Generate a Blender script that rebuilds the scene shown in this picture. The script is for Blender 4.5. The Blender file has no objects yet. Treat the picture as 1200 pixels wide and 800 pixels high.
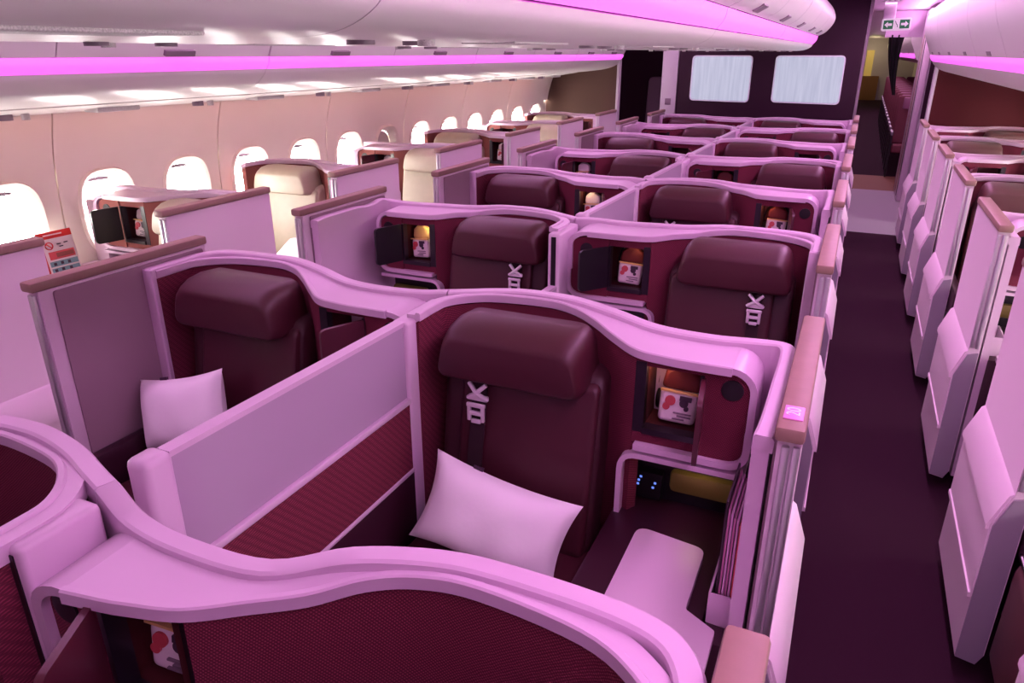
import bpy, bmesh, math, random
from mathutils import Vector, Matrix
random.seed(7)
sc = bpy.context.scene
col = sc.collection
R = math.radians

# ------------------------------------------------------------------ camera
cam_d = bpy.data.cameras.new('camera'); cam = bpy.data.objects.new('camera', cam_d); col.objects.link(cam)
cam_d.sensor_width = 36.0; cam_d.lens = 36.0 * 850.0 / 1200.0; cam_d.clip_start = 0.02; cam_d.clip_end = 200
cam.location = (0, 0, 1.75)
cam.rotation_euler = (R(90 - 21.685), 0, R(24.662))
sc.camera = cam

# ------------------------------------------------------------------ world, lights, exposure
sc.view_settings.view_transform = 'Standard'; sc.view_settings.look = 'None'
sc.view_settings.gamma = 1.0; sc.view_settings.exposure = 0.0; sc.view_settings.use_curve_mapping = False
try:
    sc.cycles.use_denoising = True
    sc.cycles.max_bounces = 8; sc.cycles.diffuse_bounces = 5; sc.cycles.glossy_bounces = 4
    sc.cycles.sample_clamp_indirect = 8.0
except Exception: pass
world = bpy.data.worlds.new('world'); sc.world = world; world.use_nodes = True
bg = world.node_tree.nodes['Background']; bg.inputs[0].default_value = (1.0, 0.97, 0.92, 1); bg.inputs[1].default_value = 42.0

def area(name, loc, rot, sx, sy, energy, color, spread=180, portal=False):
    l = bpy.data.lights.new(name, 'AREA'); l.shape = 'RECTANGLE'; l.size = sx; l.size_y = sy
    l.energy = energy; l.color = color; l.spread = R(spread)
    if portal: l.cycles.is_portal = True
    o = bpy.data.objects.new(name, l); o.location = loc; o.rotation_euler = rot; col.objects.link(o); return o
PINK = (1.0, 0.47, 0.97)
# ceiling wash along both aisles (length of the cabin)
for nm, x, e in (('aisle_wash_lamp', 0.27, 92), ('aisle_wash_lamp', -2.32, 48)):
    area(nm, (x, 3.9, 2.255), (0, 0, 0), 0.22, 9.6, e, PINK)
area('aisle_wash_lamp', (0.3, 20.0, 2.25), (0, 0, 0), 0.3, 16, 130, (1.0, 0.6, 0.88))
area('door_zone_lamp', (0.3, 10.4, 2.26), (0, 0, 0), 0.5, 1.6, 16, (1.0, 0.62, 0.9))
area('ceiling_fill_lamp', (0.545, 10.6, 2.12), (0, R(130), 0), 0.04, 2.6, 14, (1.0, 0.42, 0.9))  # added fill at the galley corner, brightens the door-zone ceiling
# warm wash hidden behind the window-side bins, grazing the side wall
area('wall_wash_lamp', (-3.44, 3.8, 1.472), (0, R(10), 0), 0.03, 9.0, 3.2, (1.0, 0.28, 0.2))
area('wall_wash_lamp', (1.48, 3.8, 1.472), (0, R(-10), 0), 0.03, 9.0, 5, (1.0, 0.25, 0.2))

WIN_Y = [0.52 + 0.5335 * k for k in range(16)]
for y in WIN_Y:
    area('window_portal', (-3.70, y, 0.955), (0, R(-90), 0), 0.40, 0.28, 1, (1, 1, 1), portal=True)
    area('window_portal', (1.74, y, 0.955), (0, R(90), 0), 0.40, 0.28, 1, (1, 1, 1), portal=True)

# ------------------------------------------------------------------ materials
def srgb(c):
    f = lambda v: v / 12.92 if v <= 0.04045 else ((v + 0.055) / 1.055) ** 2.4
    return tuple(f(x / 255.0) for x in c) + (1.0,)
MATS = {}
def mat(name, c, rough=0.45, metal=0.0, spec=0.5, emit=None, es=0.0, noise=0.0, nscale=40.0, bump=0.0, bscale=200.0, weave=0.0, wscale=220.0, coat=0.0, alpha=None, refl_streak=False):
    m = bpy.data.materials.new(name); m.use_nodes = True; nt = m.node_tree; b = nt.nodes['Principled BSDF']
    base = srgb(c)
    b.inputs['Base Color'].default_value = base; b.inputs['Roughness'].default_value = rough
    b.inputs['Metallic'].default_value = metal; b.inputs['Specular IOR Level'].default_value = spec
    b.inputs['Coat Weight'].default_value = coat
    tc = nt.nodes.new('ShaderNodeTexCoord')
    if noise:
        n = nt.nodes.new('ShaderNodeTexNoise'); n.inputs['Scale'].default_value = nscale; n.inputs['Detail'].default_value = 4
        nt.links.new(tc.outputs['Object'], n.inputs['Vector'])
        r = nt.nodes.new('ShaderNodeValToRGB')
        r.color_ramp.elements[0].position = 0.3; r.color_ramp.elements[1].position = 0.7
        r.color_ramp.elements[0].color = tuple(max(0, x * (1 - noise)) for x in base[:3]) + (1,)
        r.color_ramp.elements[1].color = tuple(min(1, x * (1 + noise)) for x in base[:3]) + (1,)
        nt.links.new(n.outputs['Fac'], r.inputs['Fac']); nt.links.new(r.outputs['Color'], b.inputs['Base Color'])
    if bump:
        n2 = nt.nodes.new('ShaderNodeTexNoise'); n2.inputs['Scale'].default_value = bscale; n2.inputs['Detail'].default_value = 3
        nt.links.new(tc.outputs['Object'], n2.inputs['Vector'])
        bp = nt.nodes.new('ShaderNodeBump'); bp.inputs['Strength'].default_value = bump; bp.inputs['Distance'].default_value = 0.004
        nt.links.new(n2.outputs['Fac'], bp.inputs['Height']); nt.links.new(bp.outputs['Normal'], b.inputs['Normal'])
    if weave:
        # a twill: diagonal waves along the cloth broken by a second wave
        mp = nt.nodes.new('ShaderNodeMapping'); mp.inputs['Rotation'].default_value = (0, R(38), R(12))
        nt.links.new(tc.outputs['Object'], mp.inputs['Vector'])
        w1 = nt.nodes.new('ShaderNodeTexWave'); w1.wave_type = 'BANDS'; w1.bands_direction = 'X'
        w1.inputs['Scale'].default_value = wscale / 4; w1.inputs['Distortion'].default_value = 1.5; w1.inputs['Detail'].default_value = 1
        w2 = nt.nodes.new('ShaderNodeTexWave'); w2.wave_type = 'BANDS'; w2.bands_direction = 'Z'
        w2.inputs['Scale'].default_value = wscale / 4; w2.inputs['Distortion'].default_value = 2.5; w2.inputs['Detail'].default_value = 1
        nt.links.new(mp.outputs[0], w1.inputs['Vector']); nt.links.new(mp.outputs[0], w2.inputs['Vector'])
        mu = nt.nodes.new('ShaderNodeMath'); mu.operation = 'MULTIPLY'
        nt.links.new(w1.outputs['Fac'], mu.inputs[0]); nt.links.new(w2.outputs['Fac'], mu.inputs[1])
        r = nt.nodes.new('ShaderNodeValToRGB')
        r.color_ramp.elements[0].color = tuple(x * (1 - weave) for x in base[:3]) + (1,)
        r.color_ramp.elements[1].color = tuple(min(1, x * (1 + weave * 1.2)) for x in base[:3]) + (1,)
        r.color_ramp.elements[0].position = 0.1; r.color_ramp.elements[1].position = 0.7
        nt.links.new(mu.outputs[0], r.inputs['Fac']); nt.links.new(r.outputs['Color'], b.inputs['Base Color'])
        bp = nt.nodes.new('ShaderNodeBump'); bp.inputs['Strength'].default_value = 0.5; bp.inputs['Distance'].default_value = 0.002
        nt.links.new(mu.outputs[0], bp.inputs['Height']); nt.links.new(bp.outputs['Normal'], b.inputs['Normal'])
    if emit:
        b.inputs['Emission Color'].default_value = srgb(emit); b.inputs['Emission Strength'].default_value = es
        if refl_streak:
            mp = nt.nodes.new('ShaderNodeMapping'); mp.inputs['Scale'].default_value = (22, 1, 1.2)  # vertical reflection streaks painted into the emission colour
            nt.links.new(tc.outputs['Object'], mp.inputs['Vector'])
            n = nt.nodes.new('ShaderNodeTexNoise'); n.inputs['Scale'].default_value = 1.6; n.inputs['Detail'].default_value = 5
            nt.links.new(mp.outputs[0], n.inputs['Vector'])
            r = nt.nodes.new('ShaderNodeValToRGB'); r.color_ramp.elements[0].position = 0.35; r.color_ramp.elements[1].position = 0.75
            r.color_ramp.elements[0].color = srgb((184, 186, 212)); r.color_ramp.elements[1].color = srgb((208, 208, 230))
            nt.links.new(n.outputs['Fac'], r.inputs['Fac']); nt.links.new(r.outputs['Color'], b.inputs['Emission Color'])
    MATS[name] = m; return m
mat('shell', (208, 182, 204), 0.32, noise=0.02, nscale=6)
mat('shell_door', (222, 204, 216), 0.42)
mat('shell_grey', (140, 128, 144), 0.4)
mat('door_inner', (170, 150, 172), 0.5)
mat('door_liner', (152, 126, 138), 0.6)
mat('cap', (142, 114, 102), 0.5, noise=0.06, nscale=30)
mat('silver', (214, 214, 218), 0.28, metal=0.85)
mat('fabric', (118, 46, 66), 0.85, weave=0.36, wscale=300, spec=0.2)
mat('leather', (70, 27, 38), 0.42, bump=0.12, bscale=500, spec=0.45)
mat('leather_dark', (60, 24, 34), 0.5, bump=0.12, bscale=500)
mat('leather_glare', (178, 164, 144), 0.45, bump=0.15, bscale=300, noise=0.05, nscale=14)  # window glare put into the pale base colour of the leather
mat('leather_brown', (84, 48, 50), 0.45, bump=0.15, bscale=400)
mat('fabric_redlit', (142, 82, 78), 0.8, weave=0.2, wscale=300, spec=0.2)  # burgundy fabric with the reddish wall-wash light put into its colour
mat('dark', (20, 14, 20), 0.35)
mat('bezel', (28, 20, 30), 0.3)
mat('console', (52, 18, 36), 0.4)
mat('cavity', (70, 18, 20), 0.7, noise=0.1)
mat('storage_door', (76, 28, 42), 0.3)
mat('brass', (150, 120, 60), 0.3, metal=0.9)
mat('chrome', (240, 236, 240), 0.35, metal=0.35)
mat('belt', (44, 16, 28), 0.7, weave=0.2, wscale=700)
mat('pillow', (248, 244, 248), 0.75, bump=0.5, bscale=14)
mat('white_cloth', (232, 230, 230), 0.8, bump=0.3, bscale=25)
mat('carpet', (48, 22, 38), 0.95, noise=0.25, nscale=350, bump=0.6, bscale=600, spec=0.1)
mat('mat_grey', (150, 140, 150), 0.8, noise=0.08, nscale=120)
mat('mat_brown', (120, 78, 62), 0.8, noise=0.08, nscale=120)
mat('wall', (236, 228, 216), 0.55, noise=0.015, nscale=3)
mat('wall_reveal', (240, 234, 226), 0.5)
mat('bin', (214, 206, 210), 0.35, noise=0.015, nscale=3)
mat('bin_under', (214, 208, 208), 0.3)
mat('psu', (206, 200, 198), 0.35)
mat('latch', (124, 106, 120), 0.4)
mat('grille', (190, 184, 186), 0.6, noise=0.3, nscale=500)
mat('strip', (214, 120, 210), 0.4, emit=(250, 92, 242), es=1.25)
mat('ceiling', (226, 206, 226), 0.5)
mat('bulkhead', (42, 12, 34), 0.65, spec=0.2, noise=0.04, nscale=60)
mat('bulkhead_red', (70, 24, 30), 0.8, spec=0.1, noise=0.05, nscale=80)
mat('bulkhead_brown', (84, 62, 56), 0.8, spec=0.1, noise=0.05, nscale=80)
mat('monument', (190, 180, 190), 0.45)
mat('screen', (30, 30, 36), 0.2, emit=(200, 208, 228), es=0.95, refl_streak=True)
mat('screen_frame', (222, 222, 232), 0.3)
mat('sign_white', (244, 248, 246), 0.4, emit=(244, 248, 246), es=0.25)
mat('sign_green', (6, 110, 60), 0.4, emit=(6, 110, 60), es=0.3)
mat('gold_light', (104, 84, 42), 0.45, metal=0.3, emit=(200, 160, 80), es=0.02)
mat('blue_led', (40, 60, 160), 0.3, emit=(110, 140, 255), es=1.2)
mat('lamp_glow', (255, 236, 190), 0.4, emit=(255, 228, 170), es=1.5)
mat('magazine', (176, 110, 150), 0.5)
mat('magazine_dark', (50, 24, 44), 0.5)
mat('magazine_pink', (206, 160, 196), 0.5)
mat('red_card', (205, 44, 40), 0.45)
mat('card_white', (238, 228, 226), 0.5)
mat('print_red', (196, 74, 84), 0.5)
mat('print_dark', (62, 40, 60), 0.5)
mat('print_teal', (120, 160, 168), 0.5)
mat('pouch', (236, 226, 226), 0.6, noise=0.03, nscale=20)
mat('pouch_red', (92, 20, 24), 0.7)
mat('pouch_gold', (226, 190, 120), 0.5)
mat('headset', (24, 16, 20), 0.4)
mat('econ_seat', (104, 40, 58), 0.7, noise=0.1, nscale=80)
mat('econ_head', (150, 96, 128), 0.7)
mat('black', (8, 6, 10), 0.8)
mat('galley_glow', (230, 200, 110), 0.5, emit=(220, 190, 110), es=0.22)
mat('shade', (206, 192, 184), 0.6)
mat('plate', (226, 140, 206), 0.4)
gl = bpy.data.materials.new('window_glass'); gl.use_nodes = True
_nt = gl.node_tree; _nt.nodes.remove(_nt.nodes['Principled BSDF'])
_tr = _nt.nodes.new('ShaderNodeBsdfTransparent'); _tr.inputs[0].default_value = (0.97, 0.97, 0.97, 1)
_gs = _nt.nodes.new('ShaderNodeBsdfGlossy'); _gs.inputs['Roughness'].default_value = 0.05
_mx = _nt.nodes.new('ShaderNodeMixShader'); _mx.inputs[0].default_value = 0.04
_nt.links.new(_tr.outputs[0], _mx.inputs[1]); _nt.links.new(_gs.outputs[0], _mx.inputs[2])
_nt.links.new(_mx.outputs[0], _nt.nodes['Material Output'].inputs[0]); MATS['window_glass'] = gl

# ------------------------------------------------------------------ geometry helpers
class Geo:
    def __init__(s): s.v = []; s.f = []
    def add(s, vs, fs):
        o = len(s.v); s.v += [tuple(p) for p in vs]; s.f += [tuple(i + o for i in f) for f in fs]; return s
    def box(s, x0, x1, y0, y1, z0, z1):
        x0, x1 = min(x0, x1), max(x0, x1); y0, y1 = min(y0, y1), max(y0, y1); z0, z1 = min(z0, z1), max(z0, z1)
        return s.add([(x0,y0,z0),(x1,y0,z0),(x1,y1,z0),(x0,y1,z0),(x0,y0,z1),(x1,y0,z1),(x1,y1,z1),(x0,y1,z1)],
                     [(0,3,2,1),(4,5,6,7),(0,1,5,4),(1,2,6,5),(2,3,7,6),(3,0,4,7)])
    def rbox(s, x0, x1, y0, y1, z0, z1, r=0.01, seg=2):
        bm = bmesh.new(); bmesh.ops.create_cube(bm, size=1.0)
        for v in bm.verts:
            v.co = Vector((x0 if v.co.x < 0 else x1, y0 if v.co.y < 0 else y1, z0 if v.co.z < 0 else z1))
        bmesh.ops.bevel(bm, geom=bm.edges[:], offset=r, segments=seg, profile=0.5, affect='EDGES')
        bmesh.ops.recalc_face_normals(bm, faces=bm.faces[:])
        bm.verts.index_update(); s.add([v.co for v in bm.verts], [[v.index for v in f.verts] for f in bm.faces]); bm.free(); return s
    def loft(s, rings, cap=True, closed=True):
        n = len(rings[0]); o = len(s.v)
        for r in rings: s.v += [tuple(p) for p in r]
        for i in range(len(rings) - 1):
            for j in range(n if closed else n - 1):
                k = (j + 1) % n
                s.f.append((o + i*n + j, o + i*n + k, o + (i+1)*n + k, o + (i+1)*n + j))
        if cap and closed:
            s.f.append(tuple(o + j for j in reversed(range(n)))); b = o + (len(rings)-1)*n; s.f.append(tuple(b + j for j in range(n)))
        return s
    def prism(s, poly, axis, a, b):
        P = {'x': lambda t, p: (t, p[0], p[1]), 'y': lambda t, p: (p[0], t, p[1]), 'z': lambda t, p: (p[0], p[1], t)}[axis]
        return s.loft([[P(a, p) for p in poly], [P(b, p) for p in poly]])
    def pad(s, poly, axis, a, b, r=0.03, seg=4, inset=None):
        # prism whose two ends are rounded over by r
        cx = sum(p[0] for p in poly)/len(poly); cy = sum(p[1] for p in poly)/len(poly)
        ex = max(abs(p[0]-cx) for p in poly); ey = max(abs(p[1]-cy) for p in poly)
        P = {'x': lambda t, p: (t, p[0], p[1]), 'y': lambda t, p: (p[0], t, p[1]), 'z': lambda t, p: (p[0], p[1], t)}[axis]
        def ring(t, d):
            fx = max(0.05, 1 - d/ex); fy = max(0.05, 1 - d/ey)
            return [P(t, (cx + (p[0]-cx)*fx, cy + (p[1]-cy)*fy)) for p in poly]
        sg = 1 if b > a else -1
        rings = []
        for i in range(seg + 1):
            th = math.pi/2 * i/seg; rings.append(ring(a + sg*r*(1 - math.cos(th)), r*(1 - math.sin(th))))
        for i in range(seg, -1, -1):
            th = math.pi/2 * i/seg; rings.append(ring(b - sg*r*(1 - math.cos(th)), r*(1 - math.sin(th))))
        return s.loft(rings)
    def tube(s, pts, r, n=8, closed=False):
        pts = [Vector(p) for p in pts]; rings = []
        up = Vector((0, 0, 1))
        for i, p in enumerate(pts):
            t = (pts[min(i+1, len(pts)-1)] - pts[max(i-1, 0)]).normalized()
            a = t.cross(up)
            if a.length < 1e-4: a = t.cross(Vector((1, 0, 0)))
            a.normalize(); b = t.cross(a)
            rings.append([p + a*r*math.cos(2*math.pi*k/n) + b*r*math.sin(2*math.pi*k/n) for k in range(n)])
        return s.loft(rings)
    def disc(s, c, r, axis, h, n=24):
        poly = [(c[0] + r*math.cos(2*math.pi*k/n), c[1] + r*math.sin(2*math.pi*k/n)) for k in range(n)]
        return s.prism(poly, axis, h[0], h[1])
    def grid(s, fn, nu, nv):
        o = len(s.v)
        for i in range(nu+1):
            for j in range(nv+1): s.v.append(tuple(fn(i/nu, j/nv)))
        for i in range(nu):
            for j in range(nv):
                a = o + i*(nv+1) + j; s.f.append((a, a+nv+1, a+nv+2, a+1))
        return s
def rounded(pts, rad, seg=5):
    out = []; n = len(pts); rad = rad if isinstance(rad, (list, tuple)) else [rad]*n
    for i in range(n):
        p = Vector(pts[i]); a = Vector(pts[i-1]); b = Vector(pts[(i+1) % n]); r = rad[i]
        if r <= 0: out.append(tuple(p)); continue
        da = (a-p).normalized(); db = (b-p).normalized()
        ang = da.angle(db); d = min(r/math.tan(ang/2), (a-p).length*0.49, (b-p).length*0.49)
        p0 = p + da*d; p1 = p + db*d
        for k in range(seg+1):
            t = k/seg; out.append(tuple(p0*(1-t)**2 + p*2*t*(1-t) + p1*t*t))
    return out
def crom(pts, n):
    P = [Vector(p) for p in pts]; P = [P[0]*2-P[1]] + P + [P[-1]*2-P[-2]]; out = []
    m = len(P) - 3
    for i in range(m):
        for k in range(n):
            t = k/n; a, b, c, d = P[i:i+4]
            out.append(0.5*((2*b) + (c-a)*t + (2*a-5*b+4*c-d)*t*t + (3*b-a-3*c+d)*t**3))
    out.append(P[-2]); return out
def normals2(path):
    out = []
    for i in range(len(path)):
        a = path[max(i-1, 0)]; b = path[min(i+1, len(path)-1)]; t = Vector((b[0]-a[0], b[1]-a[1])).normalized()
        out.append((t[1], -t[0]))
    return out
def sweep_plan(g, path, prof):
    """prof: list of (n, dz, absolute?)  path: (u,v,ztop)"""
    ns = normals2(path); rings = []
    for p, n in zip(path, ns):
        rings.append([(p[0]+n[0]*q[0], p[1]+n[1]*q[0], q[1] if len(q) > 2 else p[2]+q[1]) for q in prof])
    return g.loft(rings)
def band(g, path, th, axis, a, b):
    """open polyline thickened to th (to its right-hand side) and extruded along axis a..b"""
    ns = normals2(path); poly = [tuple(p[:2]) for p in path] + [(p[0]+n[0]*th, p[1]+n[1]*th) for p, n in reversed(list(zip(path, ns)))]
    P = {'x': lambda t, p: (t, p[0], p[1]), 'y': lambda t, p: (p[0], t, p[1]), 'z': lambda t, p: (p[0], p[1], t)}[axis]
    n = len(path); rings = []
    for i in range(n):
        p = path[i]; q = (p[0]+ns[i][0]*th, p[1]+ns[i][1]*th)
        rings.append([P(a, p), P(b, p), P(b, q), P(a, q)])
    return g.loft(rings)
CACHE = {}
def mesh_of(key, fn, s=1, ang=38):
    k = (key, s)
    if k in CACHE: return CACHE[k]
    g = fn(); vs = [(s*x, y, z) for x, y, z in g.v]
    me = bpy.data.meshes.new(str(key)); me.from_pydata(vs, [], g.f)
    bm = bmesh.new(); bm.from_mesh(me); bmesh.ops.recalc_face_normals(bm, faces=bm.faces[:]); bm.to_mesh(me); bm.free()
    me.polygons.foreach_set('use_smooth', [True]*len(me.polygons)); me.set_sharp_from_angle(angle=R(ang)); me.update()
    CACHE[k] = me; return me
def obj(name, g, m, parent=None, s=1, key=None, ang=38, loc=None, rot=None):
    """g is a Geo or a function that makes one; key shares the mesh between alike pieces"""
    fn = g if callable(g) else (lambda: g)
    if key is None: key = ('one', name, len(bpy.data.objects))
    me = mesh_of((key, m), fn, s, ang)
    if not me.materials: me.materials.append(MATS[m])
    o = bpy.data.objects.new(name, me); col.objects.link(o)
    if parent: o.parent = parent
    if loc is not None: o.location = loc
    if rot is not None: o.rotation_euler = rot
    return o
def tag(o, label, cat, group=None, kind=None):
    if label: o['label'] = label
    if cat: o['category'] = cat
    if group: o['group'] = group
    if kind: o['kind'] = kind
    return o
def thing(name, label, cat, loc, group=None, rz=0.0):
    o = bpy.data.objects.new(name, None); col.objects.link(o); o.location = loc; o.rotation_euler = (0, 0, rz); o.empty_display_size = 0.1
    return tag(o, label, cat, group)
def struct(name, g, m, label=None, cat=None, ang=38):
    o = obj(name, g, m, ang=ang); o['kind'] = 'structure'
    if label: o['label'] = label
    if cat: o['category'] = cat
    return o

# ------------------------------------------------------------------ the cabin
XL, XR, XC = -3.62, 1.66, -1.025
Y0, Y1, YE = -1.6, 9.0, 34.0
struct('floor', Geo().box(-3.7, 1.75, Y0-0.1, 8.35, -0.06, 0.0), 'carpet', 'dark plum carpet running along the aisles between the suites', 'floor')
struct('floor_mat', Geo().box(-3.7, 1.75, 8.35, 11.2, -0.06, 0.0), 'mat_grey', 'pale grey floor covering in the door zone past the suites', 'floor')
struct('floor_threshold', Geo().box(-3.7, 1.75, 11.2, 12.6, -0.06, 0.0), 'mat_brown', 'brown floor strip between grey mat and rear cabin carpet', 'floor')
struct('floor_rear', Geo().box(-3.7, 1.75, 12.6, YE, -0.06, 0.0), 'carpet', 'plum carpet of the narrow aisle in the rear cabin', 'floor')

# side walls: panels of two windows each
WALL_PROF = [(0.16, 0.0), (0.05, 0.35), (0.0, 0.75), (0.0, 1.0), (0.02, 1.25), (0.07, 1.42), (0.13, 1.56)]   # (inset, z)
def wall_x(z):
    for (a, za), (b, zb) in zip(WALL_PROF, WALL_PROF[1:]):
        if z <= zb: t = (z-za)/(zb-za); return a + (b-a)*t
    return WALL_PROF[-1][0]
def smooth_wall(z):
    return sum(wall_x(min(1.56, max(0, z+d))) for d in (-0.1, -0.05, 0, 0.05, 0.1))/5
WH, WW, WR = 0.36, 0.25, 0.115     # aperture
WZ = 1.137 - WH/2
def rr(w, h, r, n=32):
    pts = []
    for k in range(n):
        a = 2*math.pi*k/n; c, s_ = math.cos(a), math.sin(a)
        # superellipse keeps the points matched between outlines
        e = 2/2.9; pts.append((w/2*math.copysign(abs(c)**e, c), h/2*math.copysign(abs(s_)**e, s_)))
    return pts
def rect_ring(y0, y1, z0, z1, cy, cz, n=32):
    out = []
    for k in range(n):
        a = 2*math.pi*k/n; c, s_ = math.cos(a), math.sin(a)
        tx = ((y1-cy) if c > 0 else (y0-cy))/c if abs(c) > 1e-9 else 1e9
        tz = ((z1-cz) if s_ > 0 else (z0-cz))/s_ if abs(s_) > 1e-9 else 1e9
        t = min(tx, tz); out.append((cy + c*t, cz + s_*t))
    # snap nearest points to the corners so that cells close
    for Y in (y0, y1):
        for Z in (z0, z1):
            i = min(range(n), key=lambda q: (out[q][0]-Y)**2 + (out[q][1]-Z)**2); out[i] = (Y, Z)
    return out
def wall_panel(sgn, ya, yb, wins):
    """one moulded panel, inner face only with a reveal round each window; x measured as inset from the wall line"""
    g = Geo(); z0, z1 = WZ-0.30, WZ+0.30
    cells = [(ya, (wins[0]+wins[1])/2, wins[0]), ((wins[0]+wins[1])/2, yb, wins[1])]
    P = lambda y, z, d=0.0: (sgn*(smooth_wall(z)+d), y, z)
    for c0, c1, cy in cells:
        g.grid(lambda a, b: P(c0+(c1-c0)*a, z1+(1.56-z1)*b), 6, 8)
        g.grid(lambda a, b: P(c0+(c1-c0)*a, 0.02+(z0-0.02)*b), 6, 8)
        outer = rect_ring(c0, c1, z0, z1, cy, WZ)
        bez = [(cy+p[0], WZ+p[1]) for p in rr(WW+0.10, WH+0.10, 0.16)]
        rings = []
        for t in (0, 0.35, 0.7, 1.0):
            rings.append([P(a[0]*(1-t)+b[0]*t, a[1]*(1-t)+b[1]*t) for a, b in zip(outer, bez)])
        bez2 = [(cy+p[0], WZ+p[1]) for p in rr(WW+0.085, WH+0.085, 0.15)]
        rings.append([P(y, z, 0.020) for y, z in bez2])
        bez3 = [(cy+p[0], WZ+p[1]) for p in rr(WW+0.05, WH+0.05, 0.14)]
        rings.append([P(y, z, 0.008) for y, z in bez3])
        ap = [(cy+p[0], WZ+p[1]) for p in rr(WW, WH, WR)]
        rings.append([P(y, z, -0.055) for y, z in ap])
        g.loft(rings, cap=False)
    # turned-in edges
    for y in (ya, yb):
        g.grid(lambda a, b: P(y, 0.02+1.54*b, -0.03*a), 1, 16)
    return g
def side_wall(name, sgn, X, closed):
    # backing behind the panels (with a slot of window height left open so that daylight reaches the apertures)
    g = Geo()
    prof = [(smooth_wall(z)-0.035, z) for z in [0, 0.2, 0.4, 0.6, WZ-0.24]]
    back = Geo(); back.grid(lambda a, b: (sgn*(smooth_wall(b*(WZ-0.24))-0.036), Y0 + (Y1+0.1-Y0)*a, b*(WZ-0.24)), 1, 10)
    back.grid(lambda a, b: (sgn*(smooth_wall(WZ+0.24+b*(2.29-WZ-0.24))-0.036), Y0 + (Y1+0.1-Y0)*a, WZ+0.24+b*(2.29-WZ-0.24)), 1, 10)
    # solid columns between apertures
    ys = [Y0] + WIN_Y + [Y1+0.1]
    edges = [Y0] + sum([[y-0.145, y+0.145] for y in WIN_Y], []) + [Y1+0.1]
    for a, b in zip(edges[0::2], edges[1::2]):
        if b > a: back.box(sgn*-0.06, sgn*-0.035, a, b, WZ-0.24, WZ+0.24)
    w = struct(name, back, 'wall', 'pale moulded cabin side wall with oval windows', 'wall'); w.location.x = X
    k = 0
    half = 0.5335/2
    for i in range(0, len(WIN_Y), 2):
        ya, yb = WIN_Y[i]-half+0.004, WIN_Y[i+1]+half-0.004
        p = obj('wall_panel', wall_panel(sgn, ya, yb, (WIN_Y[i], WIN_Y[i+1])), 'wall', w, ang=30)
        for j in (i, i+1):
            y = WIN_Y[j]
            pane = Geo().prism([(y+a, WZ+b) for a, b in rr(WW+0.02, WH+0.02, WR)], 'x', sgn*-0.058, sgn*-0.062)
            obj('window_pane', pane, 'window_glass', w)
            shut = (j in closed)
            sh = Geo()
            top = WH/2 - (0.03 if not shut else WH-0.012)
            # the shade: a lip when raised, a full blind when closed
            pts = [(a, b) for a, b in rr(WW-0.004, WH-0.004, WR)]
            if shut:
                sh.prism([(y+a, WZ+b) for a, b in pts], 'x', sgn*-0.046, sgn*-0.052)
                sh.rbox(*(sorted((sgn*-0.036, sgn*-0.05))), y-0.05, y+0.05, WZ-WH/2+0.02, WZ-WH/2+0.035, 0.004)
                obj('window_shade', sh, 'shade', w)
            else:
                up = [(y+a, WZ+b) for a, b in pts if b > WH/2-0.028]
                up.sort(key=lambda q: q[0]); 
                sh.prism(up, 'x', sgn*-0.044, sgn*-0.05)
                obj('window_shade', sh, 'latch', w)
    return w
side_wall('wall_left', 1, XL, (9,))
side_wall('wall_right', -1, XR, ())
# outboard crown behind the bins and the ceiling (arched over the whole width)
crown = Geo().box(-3.75, 1.8, Y0-0.1, Y1+0.1, 2.29, 2.33)
struct('ceiling', crown, 'ceiling', 'smooth ceiling washed pink above the suites', 'ceiling')
cr2 = Geo().box(-3.75, 1.8, Y1+0.1, YE, 2.29, 2.33)
struct('ceiling_rear', cr2, 'ceiling', 'pink lit ceiling of the door zone and rear cabin', 'ceiling')
struct('wall_front', Geo().box(-3.8, 1.8, Y0-0.1, Y0, 0, 2.4), 'monument', 'plain partition at the head of the suite cabin', 'wall')
struct('wall_rear_side', Geo().box(1.62, 1.7, Y1+0.1, YE, 0, 2.3), 'wall', 'pale side wall of the rear cabin beyond the partition', 'wall')
struct('wall_rear_window_side', Geo().box(-3.7, -3.6, Y1+0.1, YE, 0, 2.3), 'wall', 'side wall of the rear cabin beyond the brown partition', 'wall')

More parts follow.
